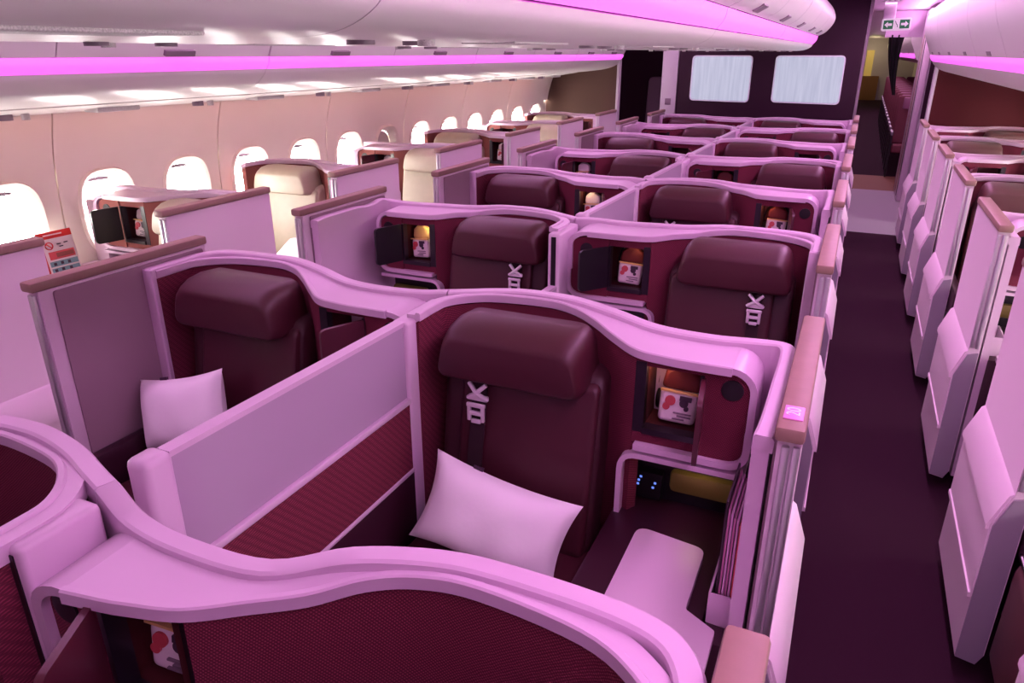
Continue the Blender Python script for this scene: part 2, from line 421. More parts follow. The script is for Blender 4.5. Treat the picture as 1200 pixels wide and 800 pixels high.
# ------------------------------------------------------------------ overhead bins
def curve_ring(pts, n=4): return [(p[0], p[1]) for p in crom([(a, b, 0) for a, b in pts], n)]
LASTBIN = []
def bin_run(name_label, prof_door, prof_strip, prof_under, prof_psu, mx, seams, cat_label, group):
    for i, (ya, yb) in enumerate(zip(seams, seams[1:])):
        t = thing('overhead_bin', name_label(i, len(seams)-1), 'overhead bin', (0, ya, 1.5), group)
        L = yb - ya - 0.006
        X = lambda p: [(mx(a), b-1.5) for a, b in p]
        last = (i == len(seams)-2)
        def surf(prof, a, b, th=0.012):
            g = Geo(); pr = X(prof)
            ns = normals2(pr); inner = [(p[0]-n[0]*th, p[1]-n[1]*th) for p, n in zip(pr, ns)]
            ring = pr + inner[::-1]
            return g.loft([[(p[0], a, p[1]) for p in ring], [(p[0], b, p[1]) for p in ring]])
        nd = 2 if L > 1.3 else 1
        for d in range(nd):
            a = L*d/nd + 0.003; b = L*(d+1)/nd - 0.003
            dr = obj('bin_door', surf(curve_ring(prof_door), a, b), 'bin', t)
            q = prof_door[0]; q2 = prof_door[1]; m = (a+b)/2
            lg = Geo(); dx = 0.012
            A = X([q, q2])
            # latch recess plate on the lower edge of the door
            vx, vz = A[1][0]-A[0][0], A[1][1]-A[0][1]; ln = math.hypot(vx, vz); vx /= ln; vz /= ln
            nx, nz = vz, -vx
            sgn = 1 if (nx > 0) == (mx(1) > mx(0)) else -1
            nx *= sgn; nz *= sgn
            pts = [(A[0][0]+vx*s_+nx*h, A[0][1]+vz*s_+nz*h) for s_, h in ((0.008, -0.014), (0.008, 0.004), (0.030, 0.004), (0.030, -0.014))]
            lg.loft([[(p[0], m-0.075, p[1]) for p in pts], [(p[0], m+0.075, p[1]) for p in pts]])
            obj('latch', lg, 'latch', dr)
        obj('light_strip', surf(curve_ring(prof_strip), 0.004, L, 0.01), 'strip', t)
        obj('bin_underside', surf(curve_ring(prof_under), 0, L+0.003), 'bin_under', t)
        if prof_psu:
            ps = obj('service_panel', surf(curve_ring(prof_psu), 0, L+0.006), 'psu', t)
            P0 = X(prof_psu)
            for q in range(4):
                yy = L*(0.12 + 0.25*q)
                f = 0.35
                x = P0[0][0]*(1-f)+P0[-1][0]*f; z = P0[0][1]*(1-f)+P0[-1][1]*f
                if q % 2 == 0:
                    obj('reading_light', Geo().disc((x, yy), 0.03, 'z', (z-0.022, z+0.02)), 'latch', ps)
                    obj('air_nozzle', Geo().disc((x, yy+0.09), 0.017, 'z', (z-0.026, z+0.02)), 'grille', ps)
                else:
                    obj('speaker_grille', Geo().rbox(x-0.05, x+0.05, yy-0.12, yy+0.12, z-0.016, z+0.02, 0.006), 'grille', ps)
        if last: t['_last'] = 1; LASTBIN.append((t, ya))
    return
ORD = ['first', 'second', 'third', 'fourth', 'fifth', 'sixth', 'seventh', 'eighth', 'ninth']
seams = [-1.4 , 0.75, 2.88, 5.02, 7.15, 8.72]
def lab(side):
    return lambda i, n: 'rounded overhead bin with pink light strip %s, %s from the screen bulkhead' % (side, ORD[n-1-i])
D_door = [(0.03, 1.735), (0.0, 1.80), (-0.05, 1.92), (-0.06, 2.04), (-0.01, 2.15), (0.10, 2.24)]
D_strip = [(0.055, 1.680), (0.035, 1.705), (0.03, 1.733)]
D_under = [(0.60, 1.535), (0.44, 1.55), (0.26, 1.572), (0.14, 1.605), (0.075, 1.652), (0.058, 1.678)]
D_psu = [(0.925, 1.482), (0.78, 1.503), (0.60, 1.53)]
bin_run(lab('above the window seats'), D_door, D_strip, D_under, D_psu, lambda a: -2.56 - a, seams, 'bin', 'bins above the window seats')
bin_run(lab('across the exit-sign aisle'), D_door, D_strip, D_under, D_psu, lambda a: 0.52 + a, seams, 'bin', 'bins across the exit-sign aisle')
# centre bins: two sides and a flat bottom
def centre_bins():
    dd = [(0.535, 1.905), (0.60, 1.94), (0.66, 2.02), (0.665, 2.09), (0.62, 2.17), (0.52, 2.24), (0.40, 2.28)]
    ds = [(0.50, 1.832), (0.525, 1.865), (0.533, 1.902)]
    du = [(0.0, 1.772), (0.22, 1.770), (0.36, 1.769), (0.43, 1.778), (0.48, 1.802), (0.498, 1.828)]
    cs = [-1.4, 0.80, 2.94, 5.07, 7.2, 8.75]
    n = len(cs)-1
    for i, (ya, yb) in enumerate(zip(cs, cs[1:])):
        t = thing('overhead_bin', 'rounded centre overhead bin with pink light strips, %s from the screen bulkhead' % ORD[n-1-i], 'overhead bin', (XC, ya, 1.5), 'bins above the centre suites')
        L = yb-ya-0.006; last = i == n-1
        for sg in (1, -1):
            def surf(prof, a, b, th=0.012, tp=True):
                pr = [(p[0], p[1]-1.5) for p in curve_ring(prof)]
                ns = normals2(pr); inner = [(p[0]-nn[0]*th*-1, p[1]-nn[1]*th*-1) for p, nn in zip(pr, ns)]
                inner = [(p[0]*0.985 - 0.004, p[1]+0.004) for p in pr]
                ring = pr + inner[::-1]
                rings = []
                N = 10 if (last and tp) else 1
                for k in range(N+1):
                    f = k/N; y = a + (b-a)*f
                    # the last bin is nosed: its section shrinks towards a rounded end
                    yw = y
                    q = 1.0
                    if last and tp:
                        e = max(0.0, (y - (L-0.55))/0.55); q = math.sqrt(max(0.0, 1 - (e*0.93)**2.6))
                    cz = 2.10-1.5
                    rings.append([(sg*p[0]*(0.35+0.65*q), y, cz+(p[1]-cz)*(0.45+0.55*q)) for p in ring])
                return Geo().loft(rings)
            nd = 2 if L > 1.3 else 1
            for d in range(nd):
                a = L*d/nd+0.003; b = L*(d+1)/nd-0.003
                if last: a, b = L*d/nd, L*(d+1)/nd
                dr = obj('bin_door', (lambda a=a, b=b: surf(dd, a, b)), 'bin', t)
                m = (a+b)/2
                if not last or d == 0:
                    obj('latch', Geo().prism([(sg*0.558, 0.408), (sg*0.602, 0.432), (sg*0.596, 0.447), (sg*0.55, 0.42)], 'y', m-0.075, m+0.075), 'latch', dr)
            obj('light_strip', surf(ds, 0.004, L), 'strip', t)
            un = obj('bin_underside', surf(du, 0, L+0.003), 'bin_under', t)
            for q in range(4):
                yy = L*(0.1+0.25*q)
                if last and q > 1: continue
                if q % 2 == 0:
                    obj('reading_light', Geo().disc((sg*0.30, yy), 0.022, 'z', (0.262, 0.272)), 'latch', un)
                    obj('reading_light', Geo().disc((sg*0.30, yy+0.16), 0.022, 'z', (0.262, 0.272)), 'latch', un)
                    obj('air_nozzle', Geo().disc((sg*0.37, yy+0.08), 0.014, 'z', (0.260, 0.272)), 'grille', un)
                else:
                    obj('speaker_grille', Geo().rbox(sg*0.33-0.06, sg*0.33+0.06, yy-0.15, yy+0.15, 0.267, 0.272, 0.002), 'grille', un)
centre_bins()
# end caps of the side bins
for (X, sg), (t, ya) in zip(((-2.56, -1), (0.52, 1)), LASTBIN):
    prof = curve_ring(D_psu + D_under + D_strip + D_door)
    g = Geo(); ring = [(X+sg*a, b) for a, b in prof] + [(X+sg*0.92, 2.20)]
    rings = []
    cx, cz = X+sg*0.45, 1.95
    for k in range(7):
        e = k/6; q = math.sqrt(1-(e*0.97)**2); rings.append([(cx+(p[0]-cx)*(0.25+0.75*q), 8.722+0.24*e-ya, cz+(p[1]-cz)*(0.25+0.75*q)-1.5) for p in ring])
    obj('end_cap', g.loft(rings), 'bin', t); del t['_last']

# ------------------------------------------------------------------ partitions at the end of the cabin
bk = thing('screen_bulkhead', 'dark plum bulkhead with two pale glowing screens behind the centre suites', 'bulkhead', (XC, Y1, 0))
bk['kind'] = 'structure'
obj('panel', Geo().rbox(-0.975, 0.955, 0.0, 0.10, 0.0, 2.29, 0.006), 'bulkhead', bk)
obj('edge_trim', Geo().box(0.957, 0.985, 0.0, 0.12, 0.0, 2.27), 'latch', bk)
for a, b in ((-0.82, -0.15), (0.09, 0.80)):
    f = obj('screen_frame', Geo().prism(rounded([(a, 1.235), (b, 1.225), (b, 1.725), (a, 1.725)], 0.05), 'y', -0.018, 0.004), 'screen_frame', bk)
    obj('screen', Geo().prism(rounded([(a+0.012, 1.247), (b-0.012, 1.237), (b-0.012, 1.713), (a+0.012, 1.713)], 0.042), 'y', -0.022, -0.012), 'screen', f)
pl = thing('side_partition', 'brown fabric partition closing the window-side suites, white edge trim', 'partition', (0, Y1, 0)); pl['kind'] = 'structure'
obj('panel', Geo().box(-3.66, -2.74, 0, 0.08, 0, 2.26), 'bulkhead_brown', pl)
obj('edge_trim', Geo().rbox(-2.74, -2.71, -0.01, 0.09, 0, 2.28, 0.008), 'monument', pl)
pr_ = thing('side_partition', 'dark burgundy partition with pale pink edge post across the exit-sign aisle', 'partition', (0, Y1, 0)); pr_['kind'] = 'structure'
obj('panel', Geo().box(0.66, 1.68, 0, 0.08, 0, 2.26), 'bulkhead_red', pr_)
obj('edge_trim', Geo().rbox(0.625, 0.66, -0.01, 0.09, 0, 2.28, 0.008), 'monument', pr_)
# passage on the far side: dark curtain wall, jump seat and pale post
struct('trim_1', Geo().rbox(-2.19, -2.005, Y1-0.01, Y1+0.12, 0, 2.28, 0.01), 'monument', 'pale door post beside the screen bulkhead', 'post')
pg = tag(obj('notice_plate', Geo().rbox(-2.13, -2.06, Y1-0.016, Y1-0.009, 1.18, 1.25, 0.003), 'latch'), 'small grey notice plate on the pale door post', 'notice')
struct('wall_galley', Geo().box(-3.6, -1.95, 11.4, 11.5, 0, 2.28), 'bulkhead', 'dark wall seen through the passage beside the screen bulkhead', 'wall')
js = thing('jump_seat', 'dark folding crew seat on the wall in the passage', 'seat', (-2.75, 11.38, 0))
obj('backrest', Geo().pad(rounded([(-0.22, 0.6), (0.22, 0.6), (0.19, 1.42), (-0.19, 1.42)], 0.08), 'y', -0.10, 0.0, 0.03), 'latch', js)
obj('seat', Geo().rbox(-0.22, 0.22, -0.14, -0.03, 0.45, 0.62, 0.02), 'dark', js)
hd = Geo().tube([(0.24, -0.06, 0.7), (0.26, -0.08, 1.2), (0.22, -0.08, 1.42)], 0.012); obj('harness_rail', hd, 'latch', js)

# ------------------------------------------------------------------ suites
W = 1.035
PITCH = 1.12
R0 = 0.74
def suite_paths(t, near=0):
    """plan curves for a suite with its seat at low u (type 1); type 2 is its mirror image"""
    z1, z2 = 1.11, 1.086
    d = 0.0
    if near == 1: z1, z2, d = 1.105, 1.062, 0.012
    if near == 2: z2, d = 1.099, -0.026
    back = [(0.32, 0.0, z1), (0.42, -0.012, z1), (0.54, -0.044-d*0.4, z1-0.008), (0.66, -0.076-d, z2+0.002), (0.80, -0.086-d, z2)]
    if t == 1:
        rim = [(0.028, -0.066, z1-0.012), (0.09, -0.046, z1-0.008), (0.16, -0.022, z1-0.004), (0.24, -0.006, z1)] + back + [(0.90, -0.082, z2+0.004), (0.965, -0.092, z2+0.010), (0.998, -0.135, z2+0.016), (1.005, -0.22, z1-0.008),
               (1.005, -0.34, z1), (1.005, -0.46, z1), (1.004, -0.56, z1), (1.0, -0.62, z1-0.004)]
    else:
        rim = [(0.03, -0.312, z1), (0.03, -0.20, z1), (0.034, -0.11, z1), (0.075, -0.036, z1), (0.16, -0.006, z1)] + back + [(0.92, -0.080-d*0.6, z2+0.004), (W-0.028, -0.066, z1-0.012)]
    P = crom(rim, 5)
    lin = [(0.060, -0.30, z1), (0.060, -0.21, z1), (0.068, -0.155, z1), (0.112, -0.100, z1), (0.19, -0.060, z1), (0.34, -0.044, z1), (0.43, -0.066, z1-0.004), (0.50, -0.11, z1-0.012), (0.57, -0.165, z2), (0.645, -0.222, z2-0.006), (0.72, -0.240, z2-0.006), (0.80, -0.245, z2-0.006), (0.878, -0.245, z2-0.006)]
    if near == 1: lin = lin[:6] + [(0.43, -0.052, z1-0.006), (0.50, -0.080, z1-0.014), (0.57, -0.118, z2+0.008), (0.645, -0.160, z2), (0.72, -0.202, z2-0.006), (0.80, -0.226, z2-0.006), (0.878, -0.245, z2-0.006)]
    Lp = crom(lin, 5)
    if t == 2:
        P = [Vector((W-p[0], p[1], p[2])) for p in reversed(P)]; Lp = [Vector((U(2, p[0]), p[1], p[2])) for p in reversed(Lp)]
    return P, Lp
def U(t, u): return u if t == 1 else W-u-0.4*max(0.0, u-0.82)
def Uinv(t, x): return x if t == 1 else (W-x if W-x < 0.82 else 0.82+(W-x-0.82)/1.4)
def bxu(g, t, u0, u1, *a): return g.box(U(t, u0), U(t, u1), *a)
def rbxu(g, t, u0, u1, *a, **k):
    a0, a1 = sorted((U(t, u0), U(t, u1))); return g.rbox(a0, a1, *a, **k)

def housing_path(t, near=0):
    z0 = (0.908, 0.892, 0.921)[near]
    return [(0.94, z0), (0.94, 0.88)] + rounded([(0.94, 1.0), (0.94, 0.80), (0.5, 0.80)], [0, 0.062, 0], 6)[1:-1] + [(0.80, 0.80), (0.70, 0.80), (0.655, 0.80)]
def niche_path():
    return [(0.933, 0.79)] + [(0.80, 0.79)] + rounded([(0.9, 0.79), (0.615, 0.79), (0.615, 0.5)], [0, 0.055, 0], 6)[1:-1] + [(0.615, 0.60), (0.615, 0.40)]

def build_suite(name, X0, s, t, row, label, group, style, door_open=95, seatno=None, near=0, lining='storage_door'):
    """style: dict of materials"""
    loc = (X0, row, 0.0)
    T = thing(name, label, 'seat suite', loc, group)
    K = lambda n: ('suite', n, t, near)
    P, Lp = suite_paths(t, near)
    Lc = [q for q in Lp if Uinv(t, q[0]) < (0.725 if near == 1 else 0.648)]
    C = (lambda u: 0.72+(u-0.645)*0.22/0.295) if near == 1 else (lambda u: u)
    sh, fb = style['shell'], style['fabric']
    obj('outer_shell', lambda: sweep_plan(Geo(), P, [(0.004, 0.06, 1), (0.0, -0.03), (0.031, -0.03), (0.029, 0.06, 1)]), sh, T, s, K('outer'))
    obj('rim', lambda: sweep_plan(Geo(), P, [(-0.005, -0.032), (-0.006, -0.007), (-0.001, 0.0), (0.027, 0.0), (0.032, -0.004), (0.033, -0.032)]), sh, T, s, K('rim'))
    # fabric liner behind the sitter, with its slim trim
    li = obj('fabric_liner', lambda: sweep_plan(Geo(), Lc, [(-0.03, 0.30, 1), (-0.03, -0.035), (0.002, -0.035), (0.002, 0.30, 1)]), fb, T, s, K('liner'))
    obj('liner_trim', lambda: sweep_plan(Geo(), Lp, [(-0.008, -0.030), (-0.008, -0.011), (-0.005, -0.007), (0.004, -0.007), (0.007, -0.010), (0.007, -0.030)]), sh, li, s, K('ltrim'))
    obj('groove_strip', lambda: sweep_plan(Geo(), Lc, [(-0.034, -0.045), (-0.034, -0.014), (-0.006, -0.013), (-0.006, -0.045)]), sh, li, s, K('groove'))
    def shelf():
        A = [p for p in (P if t == 1 else list(reversed(P)))]; B = [p for p in (Lp if t == 1 else list(reversed(Lp)))]
        uu = lambda p: Uinv(t, p[0])
        def at(path, u):
            best = None
            for a, b in zip(path, path[1:]):
                if uu(a) <= u <= uu(b): f = (u-uu(a))/(uu(b)-uu(a)+1e-9); return a.lerp(b, f)
            return path[-1]
        rings = []
        N = 26
        for k in range(N+1):
            u = 0.34+(0.878-0.34)*k/N
            a = at(A, u); ya = a[1]-0.026; za = a[2]-0.014
            b = at(B, min(u, 0.877)); yb = b[1]+0.004; zb = b[2]-0.010
            x = U(t, u)
            rings.append([(x, ya, za), (x, (ya*2+yb)/3, za*0.7+zb*0.3), (x, (ya+2*yb)/3, za*0.3+zb*0.7), (x, yb, zb), (x, yb, zb-0.016), (x, ya, za-0.016)])
        zb0 = zb; yb = -0.2465
        for k in range(0, 8):
            th = math.pi/2*min(k, 6)/6; rr_ = 0.062
            sn, cs = math.sin(th), math.cos(th); dn = 0.0 if k < 7 else 0.10
            x = U(t, 0.878+rr_*sn); xi = U(t, 0.878+(rr_-0.016)*sn)
            f = lambda zz: zz - rr_*(1-cs) - dn
            g_ = lambda zz: zz - rr_ + (rr_-0.016)*cs - dn
            rings.append([(x, ya, f(za)), (x, (ya*2+yb)/3, f(za*0.7+zb*0.3)), (x, (ya+2*yb)/3, f(za*0.3+zb*0.7)), (x, yb, f(zb)), (xi, yb, g_(zb)), (xi, ya, g_(za))])
        return Geo().loft(rings)
    obj('shelf', shelf, sh, T, s, K('shelf'), ang=50)
    # storage cabinet
    def housing():
        g = Geo(); pa = [(U(t, p[0]), p[1]) for p in housing_path(t, near)]
        return band(g, pa, 0.017 if t == 1 else -0.017, 'y', -0.2465, -0.075)
    cb = obj('storage_cabinet', housing, sh, T, s, K('housing'))
    def face():
        g = Geo(); F = (-0.224 if near != 1 else -0.192, -0.205 if near != 1 else -0.18)
        bxu(g, t, C(0.645), C(0.815), *F, 1.030, 1.028 if near == 1 else 1.060); bxu(g, t, C(0.645), C(0.815), *F, 0.812, 0.845)
        g.prism([(U(t, C(q[0])), q[1]) for q in rounded([(0.815, 0.808), (0.930, 0.808), (0.930, 1.028 if near == 1 else 1.060), (0.815, 1.028 if near == 1 else 1.060)], [0, 0.055, 0.055, 0], 5)], 'y', -0.232, -0.205)
        return g
    obj('cabinet_face', face, fb, cb, s, K('face'))
    obj('cabinet_bezel', lambda: bxu(bxu(bxu(Geo(), t, C(0.645), C(0.672), -0.2255 if near != 1 else -0.196, -0.20 if near != 1 else -0.17, 0.845, 1.04 if near != 1 else 1.015), t, C(0.672), C(0.815), -0.2335, -0.20, 0.845, 0.862), t, C(0.805), C(0.815), -0.2335, -0.20, 0.862, 1.03), 'bezel', cb, s, K('bezel'))
    def cav():
        g = Geo(); a, b = U(t, C(0.672)), U(t, C(0.815))
        return g.add([(a,-0.206,0.86),(b,-0.206,0.86),(b,-0.206,1.032),(a,-0.206,1.032),(a,-0.105,0.86),(b,-0.105,0.86),(b,-0.105,1.032),(a,-0.105,1.032)],
                     [(4,5,6,7),(0,1,5,4),(3,7,6,2),(0,4,7,3),(1,2,6,5)])
    obj('cavity', cav, 'cavity', cb, s, K('cav'))
    obj('side_lamp', lambda: Geo().disc((U(t, C(0.882)), 1.008 if near != 1 else 0.995), 0.026, 'y', (-0.236, -0.214)), 'dark', cb, s, K('lampdisc'))
    # storage door, hinged away from the sitter
    def cdoor():
        g = Geo(); g.prism(rounded([(0, 0.862), (-0.138, 0.862), (-0.138, 1.030), (0, 1.030)], [0.004, 0.02, 0.02, 0.004], 4) if t == 1 else rounded([(0, 0.862), (0.138, 0.862), (0.138, 1.030), (0, 1.030)], [0.004, 0.02, 0.02, 0.004], 4), 'y', -0.006, 0.006)
        return g
    cd = obj('cabinet_door', cdoor, lining, cb, s, K('cdoor'), loc=(s*U(t, C(0.815)), -0.241, 0))
    ang = R(door_open) * (1 if t == 1 else -1) * s
    cd.rotation_euler = (0, 0, ang)
    # niche under the cabinet
    def nf():
        pa = [(U(t, C(p[0])), p[1]) for p in niche_path()]
        return band(Geo(), pa, -0.014 if t == 1 else 0.014, 'y', -0.245 if near != 1 else -0.20, -0.10)
    nb = obj('niche_frame', nf, sh, T, s, K('niche'))
    obj('niche_back', lambda: bxu(Geo(), t, C(0.625), 0.935, -0.13, -0.11, 0.40, 0.785), 'bezel', nb, s, K('nback'))
    obj('control_panel', lambda: bxu(Geo(), t, C(0.64), C(0.72), -0.16, -0.131, 0.61, 0.69), 'dark', nb, s, K('ctrl'))
    obj('niche_light', lambda: rbxu(Geo(), t, C(0.74), 0.93, -0.165, -0.131, 0.648, 0.712, r=0.014), 'gold_light', nb, s, K('nlight'))
    def leds():
        g = Geo()
        for u, z in ((0.655, 0.66), (0.66, 0.672), (0.653, 0.648), (0.695, 0.645), (0.7, 0.66)): bxu(g, t, C(u), C(u)+0.006, -0.1625, -0.160, z, z+0.005)
        return g
    obj('control_light', leds, 'blue_led', nb, s, K('leds'))
    # console and tray table
    co = obj('console', lambda: rbxu(Geo(), t, 0.605, 0.915, -0.80, -0.11, 0.08, 0.60, r=0.012), 'console', T, s, K('console'))
    obj('console_edge', lambda: Geo().tube([(U(t, 0.917), y_, z_) for y_, z_ in ((-0.26, 0.612), (-0.40, 0.612), (-0.47, 0.600), (-0.50, 0.56))], 0.005, 6), 'brass', co, s, K('cedge'))
    obj('tray_table', lambda: Geo().prism(rounded([(U(t, 0.70), -0.31), (U(t, 0.875), -0.335), (U(t, 0.875), -0.56), (U(t, 0.945), -0.60), (U(t, 0.945), -0.84), (U(t, 0.70), -0.84)], [0.03, 0.03, 0.01, 0.01, 0.01, 0.01]), 'z', 0.602, 0.622), sh, co, s, K('tray'))
    # sliding aisle door and its side panel
    def dprof(z_top=1.128):
        return [(1.012, z_top), (1.052, z_top), (1.052, 0.64), (1.058, 0.63), (1.088, 0.535), (1.088, 0.30), (1.082, 0.295), (1.082, 0.07), (1.03, 0.06), (1.012, 0.10)]
    ad = obj('aisle_door', lambda: Geo().prism(dprof(), 'y', -0.655, -0.055), style['door'], T, s, K('adoor'))
    obj('door_cap', lambda: Geo().rbox(1.006, 1.056, -0.675, -0.045, 1.129, 1.158, 0.007, 2), 'cap', ad, s, K('dcap'))
    obj('door_edge', lambda: Geo().rbox(1.020, 1.034, -0.668, -0.655, 0.66, 1.118, 0.004), 'silver', ad, s, K('dedge'))
    obj('door_edge', lambda: Geo().rbox(1.038, 1.051, -0.664, -0.655, 0.66, 1.118, 0.003), 'silver', ad, s, K('dedge2'))
    obj('end_panel', lambda: Geo().prism([(1.016, 0.64), (1.052, 0.63), (1.083, 0.535), (1.083, 0.075), (1.03, 0.065), (1.016, 0.10)], 'y', -0.662, -0.655), 'shell_grey', ad, s, K('epan'))
    obj('ledge', lambda: Geo().prism([(1.050, 0.645), (1.062, 0.635), (1.096, 0.535), (1.096, 0.520), (1.086, 0.520), (1.05, 0.60)], 'y', -0.65, -0.06), style['door'], ad, s, K('ledge'))
    obj('kick_ledge', lambda: Geo().prism([(1.084, 0.305), (1.093, 0.30), (1.093, 0.285), (1.08, 0.285)], 'y', -0.65, -0.06), style['door'], ad, s, K('kick'))
    obj('inner_panel', lambda: Geo().prism(rounded([(-0.615, 0.50), (-0.07, 0.50), (-0.07, 1.12), (-0.615, 1.12)], 0.01), 'x', 1.006, 1.0125), style['liner'], ad, s, K('ipan'))
    if t == 2:
        # the wing's end post beside the headrest
        obj('wing_post', lambda: Geo().rbox(0.968, 1.010, -0.322, -0.310, 0.40, 1.109, 0.005, 3), sh, T, s, K('wing'))
        obj('armrest', lambda: Geo().rbox(0.962, 1.006, -0.78, -0.33, 0.45, 0.60, 0.015), 'console', T, s, K('arm'))
    else:
        obj('literature_pocket', lambda: band(Geo(), [(0.972, -0.40), (0.924, -0.40), (0.924, -0.56), (0.972, -0.56)], 0.005, 'z', 0.605, 0.685), sh, T, s, K('pocket'))
        obj('side_sill', lambda: Geo().rbox(0.922, 0.972, -0.62, -0.24, 0.10, 0.605, 0.004), 'console', T, s, K('sill'))
    if style is WINDOW:
        obj('wall_shroud', lambda: Geo().rbox(-0.05, U(2, 0.94)+0.01, -0.225, -0.075, 0.10, 1.05, 0.02), sh, T, s, K('shroud'))
        obj('wall_ledge', lambda: Geo().rbox(-0.05, 0.06, -1.04, -0.226, 0.10, 0.722, 0.01), sh, T, s, K('wledge'))
    if seatno:
        pt = obj('seat_number_plate', lambda: Geo().rbox(1.014, 1.048, -0.64, -0.585, 1.157, 1.161, 0.002), 'plate', ad, s, K('plate'))
        fc = bpy.data.curves.new('seat_number', 'FONT'); fc.body = seatno; fc.size = 0.034; fc.extrude = 0.0006; fc.align_x = 'CENTER'; fc.align_y = 'CENTER'
        tmp = bpy.data.objects.new('tmp', fc); me = bpy.data.meshes.new_from_object(tmp); bpy.data.objects.remove(tmp)
        me.materials.append(MATS['card_white']); n = bpy.data.objects.new('seat_number', me); col.objects.link(n); n.parent = pt
        n.location = (s*1.031, -0.612, 1.1615); n.rotation_euler = (0, 0, R(90))
    return T

def build_seat(X0, s, t, row, label, group, leather, belt=True, dark='leather_dark'):
    T = thing('airline_seat', label, 'seat', (X0, row, 0.0), group)
    K = lambda n: ('seat', n, t)
    def uu(a, b): return tuple(sorted((U(t, a), U(t, b))))
    a, b = uu(0.10, 0.565)
    obj('backrest', lambda: Geo().pad(rounded([(-0.11, 0.98), (-0.215, 0.965), (-0.31, 0.46), (-0.20, 0.44)], [0.03, 0.04, 0.04, 0.02]), 'x', a, b, 0.03), dark, T, s, K('back'))
    a2, b2 = uu(0.165, 0.555)
    obj('back_pad', lambda: Geo().pad(rounded([(-0.14, 0.955), (-0.238, 0.95), (-0.333, 0.47), (-0.22, 0.46)], [0.02, 0.03, 0.03, 0.02]), 'x', a2, b2, 0.018), leather, T, s, K('pad'))
    a3, b3 = uu(0.105, 0.53)
    def head():
        rings = []
        for v, i, zt in ((-0.125, 0.016, 1.072), (-0.135, 0.004, 1.084), (-0.20, 0.0, 1.088), (-0.250, 0.001, 1.081), (-0.282, 0.004, 1.066), (-0.297, 0.008, 1.054), (-0.303, 0.013, 1.045), (-0.305, 0.020, 1.036)):
            zb = 0.924 + i*0.9
            rings.append([(q[0], v, q[1]) for q in rounded([(a3+i*0.5, zb), (b3-i*0.5, zb), (b3-0.022-i, zt), (a3+0.022+i, zt)], [0.03, 0.03, 0.055, 0.055], 6)])
        return Geo().loft(rings)
    obj('headrest', head, leather, T, s, K('head'), ang=50)
    a4, b4 = uu(0.095, 0.585)
    obj('seat_cushion', lambda: Geo().pad(rounded([(-0.26, 0.36), (-0.26, 0.475), (-0.60, 0.50), (-0.87, 0.485), (-0.90, 0.36)], [0.03, 0.03, 0.05, 0.05, 0.03]), 'x', a4, b4, 0.03), leather, T, s, K('cush'))
    obj('seat_base', lambda: Geo().rbox(a4+0.03, b4-0.03, -0.82, -0.18, 0.0, 0.36, 0.02), 'dark', T, s, K('base'))
    if belt:
        bu = U(t, 0.225)
        st = obj('shoulder_belt', lambda: Geo().prism([(-0.252, 0.93), (-0.256, 0.93), (-0.350, 0.47), (-0.345, 0.47)], 'x', bu-0.022, bu+0.022), 'belt', T, s, K('belt'))
        def buckle():
            g = Geo(); y = -0.272; z = 0.875
            g.rbox(bu-0.030, bu+0.030, y-0.008, y+0.006, z-0.010, z+0.006, 0.004)
            for sg in (-1, 1): g.tube([(bu+sg*0.026, y-0.004, z+0.042), (bu, y-0.014, z+0.018), (bu-sg*0.030, y-0.004, z-0.004)], 0.0065)
            for zz, w_ in ((z-0.018, 0.028), (z-0.042, 0.021), (z-0.066, 0.015)): g.rbox(bu-w_, bu+w_, y-0.022, y-0.012, zz-0.006, zz+0.006, 0.003)
            for sg in (-1, 1): g.rbox(min(bu+sg*0.015, bu+sg*0.026), max(bu+sg*0.015, bu+sg*0.026), y-0.022, y-0.012, z-0.066, z-0.014, 0.003)
            return g
        obj('buckle', buckle, 'chrome', st, s, K('buckle'))
    return T

